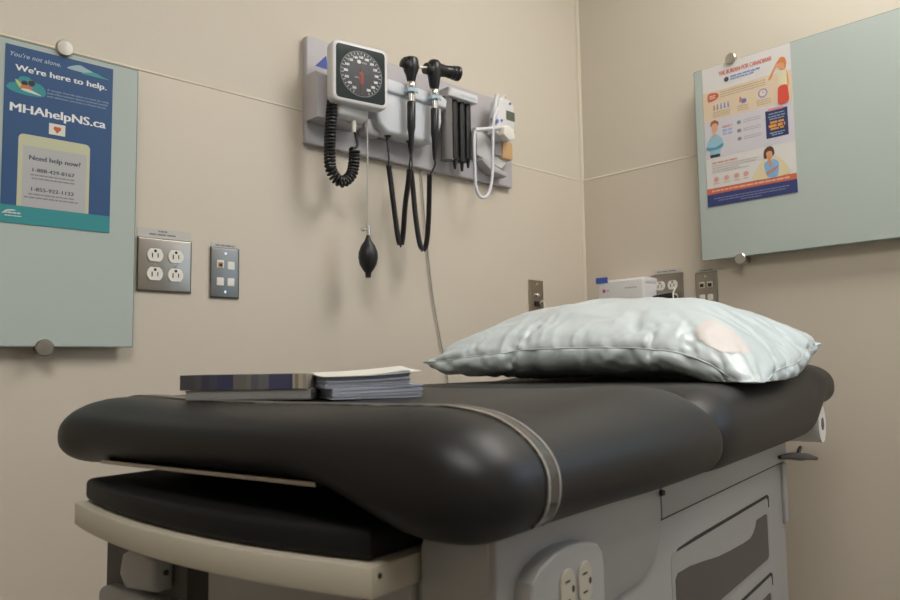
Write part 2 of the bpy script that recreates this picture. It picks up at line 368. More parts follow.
b = B(); blob(b, [(.050, -.140), (.064, -.136), (.082, -.127), (.080, -.134), (.064, -.144), (.050, -.148)], n3+.0012); b.build('drawn_arms', label_mat((.55, .25, .13)), P, False)
b = B(); dashes(b, -.118, .112, -.167, .005, n3, 14); b.build('stripe_print', label_mat((.72, .42, .34)), P, False)
for x0, x1, yy in ((-.112, .110, -.190), (-.1, .1, -.197), (-.03, .03, -.204)): b = B(); dashes(b, x0, x1, yy, .0027, n3, 20 if x1 > .05 else 8); b.build('footer_print', label_mat((.20, .22, .34)), P, False)

# ------------------------------------------------------------ electrical plates
def plate(root, w, h, m, t=.006):
    b = B(); b.prism([(-w/2, -h/2), (w/2, -h/2), (w/2, h/2), (-w/2, h/2)], 2, 0, t, .0042, 3)
    return b.build('cover_plate', m, root, ang=20)
def outlet(root, u, v, n=.0055, r=.0168, rot=0):
    """one round receptacle face with its slots"""
    R = Matrix.Translation((u, v, 0)) @ Matrix.Rotation(rot, 4, 'Z')
    pts = []
    for i in range(32):
        a = 2*PI*i/32; pts.append((r*math.cos(a), max(-r*.82, min(r*.82, r*math.sin(a)))))
    b = B(); b.prism(pts, 2, n, n+.003, .0006, 1); b.bm.transform(R); o = b.build('receptacle', M['ivory'], root, ang=25)
    b = B(); b.box(-.0075, -.0052, -.006, .004, n+.0031, n+.0035); b.box(.0048, .0068, -.005, .004, n+.0031, n+.0035)
    disc(b, 0, .0088, .0030, .0030, n+.0031, .0004); b.bm.transform(R); b.build('slots', M['gap'], o, False)
    return o
def strip(root, w, y, h, rows, n=.001, col=(.52, .51, .48)):
    b = B(); b.box(-w/2, w/2, y, y+h, 0, n); o = b.build('label_strip', label_mat(col), root, False)
    b = B()
    for yy, x0, x1, hh in rows: dashes(b, x0, x1, yy, hh, n+.0001, 3)
    b.build('label_print', label_mat((.20, .20, .20)), o, False)

Q = on_left('outlet_plate', -1.475, 1.145)
tag(Q, 'steel plate with four ivory sockets on the left wall', 'wall outlet')
plate(Q, .118, .114, M['steel'])
for u in (-.0225, .0225):
    for v in (-.0200, .0200): outlet(Q, u, v, r=.0170)
for u in (-.0225, .0225): B().cyl((u, 0, .005), (u, 0, .0072), .003, seg=12).build('screw', M['silver'], Q)
strip(Q, .116, .0565, .021, ((.0725, -.014, .006, .0035), (.0655, -.033, .024, .0035)))

def data_plate(x, z, label, side, jacks):
    Q = (on_left if side == 'L' else on_right)('data_plate', x, z)
    tag(Q, label, 'data outlet')
    plate(Q, .070, .114, M['steelD'] if side == 'L' else M['steel'])
    [B().cyl((0, v, .005), (0, v, .0072), .0032, seg=12).build('screw', M['silver'], Q) for v in (.0435, -.0435)]
    for u, v, k in jacks:
        b = B(); b.box(u-.0085, u+.0085, v-.009, v+.009, .005, .0075, .0008, 1); o = b.build('jack', M['ivory'], Q, False)
        if k:
            b = B(); b.box(u-.0062, u+.0062, v-.007, v+.004, .0076, .0079); b.build('jack_opening', M['gap'] if k == 1 else label_mat((.45, .30, .16)), o, False)
            b = B(); disc(b, u, v-.002, .004, .0035, .008); b.build('jack_opening', M['gap'], o, False)
    strip(Q, .064, .0575, .010, ((.0625, -.022, .024, .0035),))
    return Q
data_plate(-1.337, 1.139, 'grey steel data plate with small square jacks on left wall', 'L', ((-.012, .019, 2), (.014, .017, 0), (-.012, -.0205, 0), (.014, -.0205, 0)))
data_plate(-.454, 1.138, 'slim steel data plate above the pillow on the right wall', 'R', ((-.013, .018, 1), (.013, .018, 1), (-.013, -.0205, 0), (.013, -.0205, 0)))

Q = on_left('switch_plate', -.255, 1.137)
tag(Q, 'narrow beige steel plate near the room corner above the pillow', 'wall outlet')
plate(Q, .070, .114, mat('tan steel', (.40, .34, .26), .4, 1))
[B().cyl((0, v, .005), (0, v, .0075), .0035, seg=12).build('screw', M['silver'], Q) for v in (.0435, -.0435)]
b = B(); b.cyl((0, .008, .005), (0, .008, .012), .006, seg=16); b.cyl((0, .008, .012), (0, .008, .016), .003, seg=12); b.build('connector', M['silver'], Q)
b = B(); b.box(-.012, .010, -.028, -.012, .005, .012, .001, 1); b.build('plug', M['black'], Q)
b = B(); b.tube(spline([(.006, -.02, .01), (.012, -.01, .02), (.018, -.03, .02), (.016, -.06, .012)], 20), .0018, 6); b.build('cable', M['ivory'], Q)

Q = on_right('outlet_plate', -.320, 1.145)
tag(Q, 'steel outlet plate with two round sockets and a black plug', 'wall outlet')
plate(Q, .114, .114, M['steel'])
for u in (-.022, .022):
    for v in (-.0200, .0200): outlet(Q, u, v, r=.0170)
strip(Q, .100, .0585, .014, ((.066, -.035, .035, .0035),))
b = B(); b.box(-.056, .040, -.050, -.013, .0092, .034, .004, 2); b.prism([(-.05, -.014), (.036, -.014), (.026, -.006), (-.02, -.009)], 2, .012, .03, .002, 1); b.build('power_adapter', M['black'], Q)
b = B(); b.tube(spline([(.030, .012, .006), (.034, .004, .016), (.040, -.01, .036), (.042, -.05, .040), (.03, -.09, .03)], 24), .0022, 6); b.build('white_cable', M['ivory'], Q)

# white dispenser box beside the outlet
Q = on_right('dispenser_box', -.198, 1.05)
tag(Q, 'white box with a blue corner label standing behind the pillow', 'dispenser')
b = B(); b.box(-.086, .086, -.01, .140, 0, .082, .006, 3); b.build('case', M['white'], Q)
b = B(); b.box(-.087, .088, .122, .143, 0, .076, .005, 2); b.build('lid', M['white'], Q)
b = B(); b.box(-.092, -.046, .134, .153, .0822, .0836); b.build('blue_label', label_mat((.06, .11, .48)), Q, False)
b = B(); disc(b, -.062, .108, .0060, .0060, .0822); b.build('red_emblem', label_mat((.5, .06, .16)), Q, False)
b = B(); dashes(b, -.053, -.040, .108, .004, .0822, 2); dashes(b, .018, .062, .112, .0035, .0822, 3); b.build('print', label_mat((.36, .34, .40)), Q, False)

# ------------------------------------------------------------ wall diagnostic panel
X0, Z0 = -1.150, 1.475
D = on_left('diagnostic_panel', X0, Z0, 0)
tag(D, 'long grey backing panel holding the medical instruments, left wall', 'instrument panel')
b = B(); b.box(.018, .776, 0, .276, .0, .020, .005, 3); b.build('backing_board', M['panel'], D)
b = B(); b.prism([(.043, .203), (.080, .203), (.076, .238)], 2, .0202, .0208); b.build('blue_mark', M['blue'], D, False)
# blue plastic lies on the panel, everything below hangs from it
def L(x, z, y): return (x-X0, z-Z0, y)      # world x, z, distance from the wall -> local

def thing_on_panel(name, label, cat, group=None):
    o = on_left(name, X0, Z0, 0); tag(o, label, cat, group); return o

# --- aneroid gauge
G = thing_on_panel('blood_pressure_gauge', 'square white blood pressure gauge with a black dial and coiled hose', 'blood pressure gauge')
b = B(); b.prism([(.012, .052), (.150, .052), (.150, .062), (.140, .150), (.012, .168)], 2, .022, .075, .006, 2)
b.build('wall_bracket', M['panel'], G)
b = B(); b.box(.055, .150, .060, .100, .05, .105, .012, 3); b.cyl(L(-1.06, 1.555, .085), L(-1.06, 1.537, .085), .012); b.build('basket', M['white'], G)
RG = Matrix.Translation(L(-1.046, 1.637, .115)) @ Matrix.Rotation(math.radians(9), 4, 'Y').inverted()
def gpart(b, name, m, ang=35, parent=None, smooth=True):
    b.bm.transform(RG); return b.build(name, m, parent or G, smooth, ang)
b = B(); o_ = rrect(-.077, .077, -.077, .077, .018, 6); b.prism(o_, 2, -.016, .018, .007, 3); gc = gpart(b, 'case', M['white'])
b = B(); b.prism(rrect(-.067, .067, -.067, .067, .010, 5), 2, .0175, .0195, .0008, 1); gpart(b, 'front_glass', M['lens'], parent=gc, smooth=False)
b = B(); disc(b, 0, 0, .057, .057, .0197, .0006, 48); gd = gpart(b, 'dial', M['dial'], smooth=False)
b = B()
for i in range(48):
    a0, a1 = 2*PI*i/48, 2*PI*(i+1)/48
    b.prism([(.0575*math.cos(a0), .0575*math.sin(a0)), (.0575*math.cos(a1), .0575*math.sin(a1)), (.0560*math.cos(a1), .0560*math.sin(a1)), (.0560*math.cos(a0), .0560*math.sin(a0))], 2, .0204, .0208)
gpart(b, 'dial_ring', label_mat((.22, .23, .23)), parent=gd, smooth=False)
b = B()
for i in range(31):
    a = math.radians(-90-24+(-312)*i/30); r1 = .0545; r0 = .050 if i % 2 else .0475
    c, s_ = math.cos(a), math.sin(a); w = .0005
    b.prism([(r0*c-w*s_, r0*s_+w*c), (r1*c-w*s_, r1*s_+w*c), (r1*c+w*s_, r1*s_-w*c), (r0*c+w*s_, r0*s_-w*c)], 2, .0204, .0208)
gpart(b, 'scale_marks', M['mark'], parent=gd, smooth=False)
for i in range(15):
    a = math.radians(-90-28-304*i/14); sx, sy = .042*math.cos(a), .042*math.sin(a)
    t_ = text('scale_number', str(20*(i+1)), sx-.0052, sx+.0052, sy-.003, .0062, .0206, M['mark'], gd, .09)
    t_.data.transform(RG)
b = B(); disc(b, -.006, .030, .0055, .005, .0204); gpart(b, 'emblem', M['mark'], parent=gd, smooth=False)
b = B(); dashes(b, .002, .015, .029, .004, .0204, 1.5); dashes(b, -.018, -.004, -.010, .003, .0204, 2); gpart(b, 'dial_print', label_mat((.25, .27, .28)), parent=gd, smooth=False)
b = B(); blob(b, [(-.006, .004), (.004, .004), (.007, -.010), (.005, -.024), (-.003, -.026), (-.007, -.012)], .0204); gpart(b, 'red_scale', label_mat((.22, .05, .03)), parent=gd, smooth=False)
b = B(); b.prism([(-.0012, .012), (.0012, .012), (.0007, -.052), (-.0007, -.052)], 2, .0212, .0218); disc(b, 0, 0, .005, .005, .0210, .001); gpart(b, 'needle', M['red'], parent=gd, smooth=False)
# coiled hose
hz = [L(-1.098, 1.575, .085), L(-1.104, 1.52, .085), L(-1.108, 1.44, .085), L(-1.102, 1.395, .085), L(-1.075, 1.374, .086), L(-1.047, 1.395, .088), L(-1.038, 1.43, .088), L(-1.036, 1.462, .088)]
b = B(); b.tube(coil(hz, .0115, .0038, .0088, 14), .0036, 7); b.build('coiled_hose', M['rubber'], G)
b = B(); b.tube(spline([L(-1.047, 1.460, .088), L(-1.030, 1.470, .090), L(-1.030, 1.49, .088), L(-1.037, 1.512, .088)], 20), .0032, 8); b.build('hose_end', M['rubber'], G)
b = B(); b.cyl(L(-1.038, 1.505, .088), L(-1.038, 1.555, .088), .0055, .0065, 14); b.build('connector', M['ivory'], G)
b = B(); b.tube(spline([L(-.997, 1.60, .085), L(-.998, 1.50, .090), L(-1.001, 1.38, .094), L(-1.003, 1.265, .096)], 30), .0020, 8); b.build('air_tube', M['clear'], G)
b = B(); b.lathe(L(-1.003, 1.247, .097), L(-1.003, 1.10, .097), [(0, .004), (.006, .006), (.012, .0085), (.026, .018), (.042, .0238), (.056, .0245), (.072, .021), (.086, .013), (.093, .0075), (.104, .0070), (.106, 0)], 32)
bu = b.build('inflation_bulb', M['rubber'], G, ang=60)
b = B(); b.cyl(L(-1.003, 1.247, .097), L(-1.003, 1.272, .097), .0062, seg=16, bev=.001); b.cyl(L(-1.003, 1.262, .097), L(-1.020, 1.260, .100), .0028, seg=10); b.cyl(L(-1.019, 1.260, .100), L(-1.025, 1.260, .1005), .0050, seg=14); b.build('release_valve', M['silver'], bu)

# --- transformer / charging housing
T_ = thing_on_panel('instrument_charger', 'white wall charger body with two cradles between gauge and tube rack', 'instrument charger')
b = B(); b.prism([(-.945-X0, 1.665-Z0), (-.73-X0, 1.665-Z0), (-.728-X0, 1.60-Z0), (-.745-X0, 1.545-Z0), (-.775-X0, 1.528-Z0), (-.925-X0, 1.528-Z0), (-.955-X0, 1.548-Z0), (-.965-X0, 1.60-Z0)], 2, .022, .082, .012, 4)
b.build('housing', M['whiteB'], T_)
b = B(); b.prism([(.20, .160), (.428, .160), (.432, .186), (.41, .196), (.225, .196), (.197, .186)], 2, .022, .092, .008, 3)
b.build('cradle_shelf', M['whiteB'], T_)
b = B(); b.box(.17, .225, .045, .09, .022, .060, .010, 3); b.build('side_block', M['panel'], T_)
for xx in (-.863, -.780):
    b = B()
    for i in range(28):
        a0, a1 = math.radians(120+300*i/28), math.radians(120+300*(i+1)/28); p = L(xx, 0, .105)
        def cc(a, r): return (p[0]+r*math.sin(a), p[2]+r*math.cos(a)*-1)
        # a ring lying level round the instrument's neck
        q0, q1, q2, q3 = cc(a0, .0135), cc(a1, .0135), cc(a1, .0185), cc(a0, .0185)
        b.prism([q0, q1, q2, q3], 1, 1.642-Z0, 1.651-Z0)
    b.bm.transform(Matrix.Identity(4)); bmesh.ops.remove_doubles(b.bm, verts=b.bm.verts[:], dist=1e-5); b.build('cradle_ring', M['ring'], T_)
    b = B(); b.box(xx-X0-.010, xx-X0+.010, 1.640-Z0, 1.654-Z0, .080, .088, .002, 2); b.build('cradle_arm', M['whiteB'], T_)
# cord sockets
for xx, zz in ((-.908, 1.53), (-.833, 1.53)):
    b = B(); b.cyl(L(xx, zz+.006, .06), L(xx, zz-.004, .06), .010, seg=18, bev=.002); b.build('cord_socket', M['black'], T_)

def handle(root, x, top, bot, y):
    b = B(); b.lathe(L(x, top, y), L(x, bot, y), [(0, .0098), (top-bot, .0092)], 22); b.build('battery_collar', M['silver'], root)
    b = B(); b.lathe(L(x, bot, y), L(x-.003, bot-.15, y), [(0, .0100), (.003, .0115), (.070, .0112), (.082, .0085), (.128, .0052), (.142, .0032)], 22); b.build('handle', M['black'], root)

YI = .105
O = thing_on_panel('otoscope', 'black otoscope hanging in the left cradle above its coiled cord', 'otoscope')
x = -.863
b = B(); b.lathe(L(x, 1.672, YI), L(x, 1.77, YI), [(0, .010), (.006, .012), (.020, .015), (.030, .0195), (.036, .0205), (.058, .0205), (.064, .0185), (.067, .012), (.068, 0)], 24)
b.lathe(L(x-.012, 1.716, YI-.0), L(x-.034, 1.722, YI), [(0, .014), (.010, .014), (.016, .0150), (.018, .012), (.020, 0)], 20)
b.lathe(L(x+.004, 1.716, YI), L(x+.036, 1.722, YI+.004), [(0, .016), (.012, .011), (.020, .006)], 20); b.build('head', M['black'], O)
b = B(); b.cyl(L(x+.022, 1.718, YI+.002), L(x+.050, 1.724, YI+.006), .0045, .0025, 14); b.build('specula_tip', M['ivory'], O)
b = B(); b.lathe(L(x, 1.652, YI), L(x, 1.676, YI), [(0, .0105), (.004, .013), (.014, .013), (.020, .010)], 22); b.build('neck', M['silver'], O)
handle(O, x, 1.652, 1.618, YI)
b = B()
cA = [L(-.908, 1.528, .06), L(-.909, 1.49, .064), L(-.912, 1.462, .07), L(-.922, 1.440, .08)]
b.tube(spline([L(-.908, 1.528, .06), L(-.908, 1.515, .06), L(-.9085, 1.485, .064)], 10), lambda t: .0058-.002*t, 10)
b.tube(spline(cA, 24), .0024, 7)
b.tube(spline([L(-.866, 1.480, YI), L(-.869, 1.465, YI), L(-.868, 1.45, .10), L(-.863, 1.436, .095)], 20), .0024, 7); b.build('cord', M['rubber'], O)
b = B(); b.tube(coil([L(-.922, 1.442, .08), L(-.917, 1.40, .082), L(-.909, 1.33, .085), L(-.899, 1.255, .088), L(-.8925, 1.236, .09), L(-.886, 1.26, .092), L(-.878, 1.34, .093), L(-.868, 1.40, .094), L(-.864, 1.440, .095)], .0054, .002, .0050, 8), .0025, 5); b.build('coiled_cord', M['rubber'], O)

O = thing_on_panel('ophthalmoscope', 'black scope with a sideways ribbed barrel hanging in the right cradle', 'ophthalmoscope')
x = -.780
b = B(); b.lathe(L(x, 1.672, YI), L(x, 1.77, YI), [(0, .010), (.008, .0135), (.03, .017), (.052, .021), (.070, .021), (.080, .014), (.084, 0)], 24)
b.lathe(L(x-.006, 1.722, YI), L(x-.034, 1.724, YI), [(0, .018), (.012, .014), (.020, .0155), (.026, .0155), (.028, 0)], 20)
b.lathe(L(x+.002, 1.730, YI), L(x+.095, 1.735, YI+.012), [(0, .020), (.03, .0165), (.045, .0155), (.048, .0175), (.054, .0175), (.056, .016), (.060, .019), (.066, .019), (.068, .017), (.072, .0205), (.080, .0205), (.082, .016), (.083, 0)], 26); b.build('head', M['black'], O, ang=50)
b = B(); b.lathe(L(x, 1.652, YI), L(x, 1.676, YI), [(0, .0105), (.004, .013), (.014, .013), (.020, .010)], 22); b.build('neck', M['silver'], O)
handle(O, x, 1.652, 1.618, YI)
b = B()
b.tube(spline([L(-.833, 1.528, .06), L(-.832, 1.515, .06), L(-.830, 1.483, .064)], 10), lambda t: .0058-.002*t, 10)
b.tube(spline([L(-.833, 1.528, .06), L(-.829, 1.48, .064), L(-.833, 1.458, .07), L(-.846, 1.440, .08)], 24), .0024, 7)
b.tube(spline([L(-.783, 1.480, YI), L(-.781, 1.465, YI), L(-.785, 1.45, .10), L(-.793, 1.434, .095)], 20), .0024, 7); b.build('cord', M['rubber'], O)
b = B(); b.tube(coil([L(-.846, 1.442, .08), L(-.842, 1.40, .082), L(-.836, 1.32, .085), L(-.826, 1.25, .088), L(-.815, 1.231, .09), L(-.804, 1.25, .092), L(-.797, 1.31, .093), L(-.794, 1.38, .094), L(-.793, 1.437, .095)], .0054, .002, .0050, 8), .0025, 5); b.build('coiled_cord', M['rubber'], O)

# --- speculum dispenser
Q = thing_on_panel('specula_dispenser', 'rack of dark hanging speculum tubes under a white holder', 'tube dispenser')
b = B(); b.box(-.708-X0, -.590-X0, 1.680-Z0, 1.706-Z0, .022, .085, .004, 2); b.build('holder', M['white'], Q)
b = B(); b.box(-.66-X0, -.60-X0, 1.688-Z0, 1.694-Z0, .0852, .0856); b.build('holder_print', label_mat((.45, .55, .62)), Q, False)
smoke = mat('smoky tube', (.16, .155, .15), .2)
for xx, r, bot, m in ((-.694, .0170, 1.500, smoke), (-.664, .0105, 1.480, M['black']), (-.636, .0105, 1.478, M['black']), (-.611, .0105, 1.492, M['black'])):
    h = 1.682-bot
    b = B()
    if r > .015: b.lathe(L(xx, 1.682, .060), L(xx, bot, .060), [(0, r), (h-.006, r), (h-.006, r+.0015), (h, r+.0015)], 24)
    else: b.lathe(L(xx, 1.682, .060), L(xx, bot, .060), [(0, r), (h-.034, r), (h-.034, r+.002), (h-.026, r+.002), (h-.024, r*.6), (h-.004, .004), (h, .003)], 22)
    b.build('tube', m, Q)

# --- electronic thermometer
Q = thing_on_panel('thermometer', 'white electronic thermometer with a small screen and looped cord', 'thermometer')
b = B(); b.prism([(-.557-X0, 1.63-Z0), (-.47-X0, 1.60-Z0), (-.42-X0, 1.60-Z0), (-.42-X0, 1.55-Z0), (-.45-X0, 1.520-Z0), (-.50-X0, 1.53-Z0), (-.557-X0, 1.545-Z0)], 2, .022, .045, .005, 2); b.build('wall_cradle', M['white'], Q)
b = B(); b.prism([(.640, .025), (.705, .018), (.712, .030), (.650, .045), (.60, .062), (.598, .052)], 2, .022, .060, .004, 2); b.build('support_foot', M['panel'], Q)
b = B(); b.prism([(.628, .135), (.640, .205), (.648, .240), (.668, .252), (.700, .248), (.716, .232), (.720, .190), (.712, .150), (.700, .128), (.665, .118)], 2, .050, .088, .008, 3); tb = b.build('body', M['white'], Q)
b = B(); b.box(.676, .714, .184, .212, .0885, .0895, .0004, 1); b.build('screen', M['lcd'], tb, False)
b = B(); b.prism([(.640, .128), (.668, .112), (.692, .122), (.690, .150), (.662, .160), (.645, .150)], 2, .085, .110, .006, 2); b.build('probe_cover_slot', M['ivory'], Q)
b = B(); disc(b, .635, .170, .006, .006, .089, .002); disc(b, .655, .176, .004, .004, .089, .002); disc(b, .703, .150, .008, .008, .089, .002); disc(b, .694, .236, .005, .004, .089, .002); b.build('button', label_mat((.14, .20, .50)), Q)
b = B(); b.box(.690, .738, .075, .130, .026, .058, .005, 2); b.build('probe_cover_box', M['amber'], Q)
b = B(); b.box(.660, .690, .080, .130, .030, .056, .004, 2); b.build('clear_well', M['panel'], Q)
b = B(); b.cyl(L(-.606, 1.600, .085), L(-.500, 1.628, .090), .0065, .0055, 14, bev=.001); b.build('probe', M['white'], Q)
b = B(); b.cyl(L(-.520, 1.65, .075), L(-.498, 1.735, .075), .008, .006, 14, bev=.002); b.cyl(L(-.49, 1.715, .07), L(-.455, 1.742, .07), .004, .004, 10); b.build('probe_well', M['whiteB'], Q)
loop = [L(-.604, 1.600, .085), L(-.612, 1.57, .087), L(-.614, 1.50, .09), L(-.610, 1.43, .09), L(-.590, 1.404, .09), L(-.560, 1.418, .09), L(-.543, 1.47, .09), L(-.537, 1.56, .09), L(-.532, 1.64, .09), L(-.515, 1.675, .085), L(-.507, 1.69, .08)]
b = B(); b.tube(spline(loop, 90), .0046, 10); b.build('probe_cord', M['cordwhite'], Q)

# thin supply cable running down the wall
w_ = on_left('power_cable', -.74, 0, 0)
w_ = tag(B().tube([(p[0], -.0065, p[1]) for p in [(v.x, v.y) for v in spline([(-.745, 1.478, 0), (-.736, 1.36, 0), (-.726, 1.262, 0), (-.710, 1.136, 0), (-.688, 1.03, 0), (-.664, .925, 0), (-.650, .84, 0), (-.64, .62, 0), (-.64, .40, 0), (-.64, .02, 0)], 60)]], .0022, 8).build('power_cable', M['cordgrey']), 'thin grey cable running down the wall behind the pillow', 'cable')
bpy.data.objects.remove(bpy.data.objects['power_cable.001'] if bpy.data.objects.get('power_cable').type != 'EMPTY' and bpy.data.objects.get('power_cable.001') else [o for o in bpy.data.objects if o.name.startswith('power_cable') and o.type == 'EMPTY'][0])
w_.name = 'power_cable'

# ------------------------------------------------------------ the examination table
TP = (-1.7078, -1.1885, 0); TA = math.radians(11.07)
TM = Matrix.Translation(TP) @ Matrix.Rotation(TA, 4, 'Z')
E = empty('examination_table', TP, (0, 0, TA))
tag(E, 'padded black vinyl examination table with a beige cabinet base', 'examination table')

def ss(a, b, x): t = max(0, min(1, (x-a)/(b-a))); return t*t*(3-2*t)
def gs(x, c, w): return math.exp(-((x-c)/w)**2)
def stations(a, b, R, n, k=7):
    s = [a+R*(1-math.cos(PI/2*i/k)) for i in range(k+1)]
    m = [a+R+(b-a-2*R)*i/n for i in range(1, n)]
    return s+m+[a+b-v for v in s[::-1]]
def cushion_map(x0, x1, y0, y1, z0, z1, R, rz, deform, pw=2.0):
    def f(x, y, z):
        ix = max(x0+R, min(x1-R, x)); iy = max(y0+R, min(y1-R, y)); iz = max(z0+rz, min(z1-rz, z))
        d = Vector(((x-ix)/R, (y-iy)/R, (z-iz)/rz)); l = (abs(d.x)**pw+abs(d.y)**pw+abs(d.z)**pw)**(1/pw)
        if l > 1e-6:
            m = max(abs(d.x), abs(d.y), abs(d.z)); d = d/l*m
        p = Vector((ix+d.x*R, iy+d.y*R, iz+d.z*rz))
        return deform(p)
    return f
def cushion_mesh(x0, x1, y0, y1, z0, z1, R, rz, f, nx=40, ny=20):
    xs = stations(x0, x1, R, nx); ys = stations(y0, y1, R, ny); zs = stations(z0, z1, rz, 2, 8)
    bm = bmesh.new(); V = {}
    def v(i, j, k):
        key = (i, j, k)
        if key not in V: V[key] = bm.verts.new(f(xs[i], ys[j], zs[k]))
        return V[key]
    I, J, K = len(xs)-1, len(ys)-1, len(zs)-1
    for i in range(I):
        for j in range(J):
            bm.faces.new((v(i, j, K), v(i+1, j, K), v(i+1, j+1, K), v(i, j+1, K))); bm.faces.new((v(i, j, 0), v(i, j+1, 0), v(i+1, j+1, 0), v(i+1, j, 0)))
    for i in range(I):
        for k in range(K):
            bm.faces.new((v(i, 0, k), v(i+1, 0, k), v(i+1, 0, k+1), v(i, 0, k+1))); bm.faces.new((v(i, J, k), v(i, J, k+1), v(i+1, J, k+1), v(i+1, J, k)))
    for j in range(J):
        for k in range(K):
            bm.faces.new((v(0, j, k), v(0, j, k+1), v(0, j+1, k+1), v(0, j+1, k))); bm.faces.new((v(I, j, k), v(I, j+1, k), v(I, j+1, k+1), v(I, j, k+1)))
    b = B(); b.bm.free(); b.bm = bm; return b

# seat section
def seat_def(p):
    x, y, z = p; t = (z-.768)/.117; q = p.copy()
    # raised far side bolster, slight crown near the front of the join, softer foot edge
    q.z += t*(.006*gs(y, .60, .10)+.007*gs(x, .44, .12)*gs(y, .07, .10)-.004*gs(x, .12, .10)+.002*gs(y, .05, .09))
    q.z -= t*(.022*(1-ss(-.02, .135, y))**1.4+.008*ss(.60, .70, y)+.006*(1-ss(-.02, .08, x))+.016*ss(.52, .63, x))
    # underside lifts between the two drooping foot corners
    q.z += (1-t)*(.042*ss(.08, .23, y)*(1-.2*ss(.56, .66, y))*(1-ss(.10, .2, x)*(1-ss(.5, .6, y)))*(1-ss(.25, .4, x)))
    q.z -= (1-t)*.009*ss(.1, .5, x)
    q.y -= .006*gs(x, .42, .16)*(1-ss(.1, .3, y))*math.sin(PI*max(0, min(1, t)))
    return q
fs = cushion_map(-.015, .630, 0, .680, .768, .885, .066, .056, seat_def, 2.2)
cushion_mesh(-.015, .630, 0, .680, .768, .885, .066, .056, fs, 34, 26).build('seat_cushion', M['vinyl'], E, ang=80)
# back section, its head end raised
def back_def(p):
    x, y, z = p; t = (z-.760)/.122; q = p.copy()
    q.z += t*(.004+.030*ss(.95, 1.42, x)-.010*(1-ss(-.02, .10, y))-.014*(1-ss(.575, .68, x)))
    q.z += (1-t)*(.058*ss(1.27, 1.40, x))
    q.y += .004*gs(x, .62, .03)*(1-ss(.1, .25, y))
    return q
fb = cushion_map(.575, 1.535, 0, .680, .757, .882, .062, .060, back_def, 2.3)
cushion_mesh(.575, 1.535, 0, .680, .757, .882, .062, .060, fb, 40, 26).build('back_cushion', M['vinyl'], E, ang=80)

# clear strap round the foot end of the seat
def band(name, l0, l1, off, m, parent):
    prof = []
    for i in range(80): prof.append((0+.0, 0))
    ring = []
    y0, y1, z0, z1 = 0, .680, .768, .885
    zs = stations(z0, z1, .056, 2, 10); ys = stations(y0, y1, .066, 40, 10)
    ring = [(y0, z) for z in zs]+[(y, z1) for y in ys[1:]]+[(y1, z) for z in zs[::-1][1:]]
    bm = bmesh.new(); rows = []
    for l in (l0, (l0+l1)/2, l1):
        P = [fs(l, y, z) for y, z in ring]; row = []
        for i, p in enumerate(P):
            a = P[max(i-1, 0)]; c = P[min(i+1, len(P)-1)]; t = (c-a); nn = Vector((0, -t.z, t.y)).normalized()
            row.append((bm.verts.new(p+nn*off), bm.verts.new(p-nn*.001)))
        rows.append(row)
    for r0, r1 in zip(rows, rows[1:]):
        for i in range(len(r0)-1): bm.faces.new((r0[i][0], r1[i][0], r1[i+1][0], r0[i+1][0]))
    for r in (rows[0], rows[-1]):
        for i in range(len(r)-1): bm.faces.new((r[i][0], r[i+1][0], r[i+1][1], r[i][1]))
    bmesh.ops.recalc_face_normals(bm, faces=bm.faces[:])
    b = B(); b.bm.free(); b.bm = bm; return b.build(name, m, parent, ang=60)
st = band('paper_strap', .076, .098, .0014, M['band'], E)
band('strap_edge', .076, .0785, .0020, M['bandedge'], st)
band('strap_edge', .0955, .098, .0020, M['bandedge'], st)

# cabinet base
b = B(); b.box(.065, 1.150, .050, .64, .10, .742, .006, 2); b.build('cabinet', M['body'], E)
b = B(); b.box(.12, 1.12, .09, .60, .0, .10); b.build('plinth', M['recess'], E)
b = B(); b.box(.30, 1.145, .052, .60, .740, .772); b.build('upper_frame', M['body'], E)
b = B(); b.box(.0, .012, .20, .56, .8115, .8155).box(.012, .60, .20, .56, .811, .815); b.build('support_plate', M['steel'], E)
# near-side shroud with its foot end jamb
sh = [(.062, .55), (.062, .790), (.455, .778), (.457, .73), (.452, .700), (.430, .675), (.395, .663), (.300, .660), (.20, .668), (.15, .640), (.15, .55)]
b = B(); b.prism(sh, 1, .044, .056, .003, 2); b.build('side_shroud', M['body'], E, ang=25)
jm = [(.050, .50), (.124, .50), (.124, .755), (.120, .768), (.108, .780), (.050, .790)]
b = B(); b.prism(jm, 0, .058, .100, .003, 2); b.build('end_jamb', M['body'], E, ang=25)
b = B(); b.box(.461, 1.160, .044, .056, .7215, .778, .002, 2); b.build('upper_rail', M['body'], E)
b = B(); b.box(.455, .461, .050, .054, .7215, .770).box(.455, 1.15, .0495, .054, .7175, .7215); b.build('panel_gap', M['gap'], E, False)
b = B(); b.box(1.128, 1.160, .044, .14, .60, .7175, .003, 2); b.build('corner_post', M['body'], E)
b = B(); b.box(.452, .462, .040, .046, .752, .758); b.build('screw', M['gap'], E)
# side receptacle housing
b = B(); hs = [(.089, .56), (.089, .712), (.094, .728), (.108, .738), (.135, .7455), (.165, .7475), (.20, .745), (.228, .738), (.240, .728), (.243, .71), (.243, .56)]
b.prism(hs, 1, .026, .05, .004, 3); rc = b.build('receptacle_housing', M['body'], E, ang=25)
for l, z in ((.156, .709), (.193, .7085)):
    R_ = Matrix.Translation((l, .026, z)) @ Matrix.Rotation(PI/2, 4, 'X')
    b = B(); b.prism(rrect(-.0145, .0145, -.021, .019, .0135, 6), 2, 0, .0022, .0006, 1); b.bm.transform(R_); r_ = b.build('receptacle', M['trayM'], rc, ang=25)
    b = B(); b.box(-.006, .003, .007, .0088, .0022, .0026).box(-.006, .003, -.0105, -.0087, .0022, .0026); disc(b, .0095, -.001, .0026, .0033, .0022, .0004); b.bm.transform(R_); b.build('slots', M['gap'], r_, False)
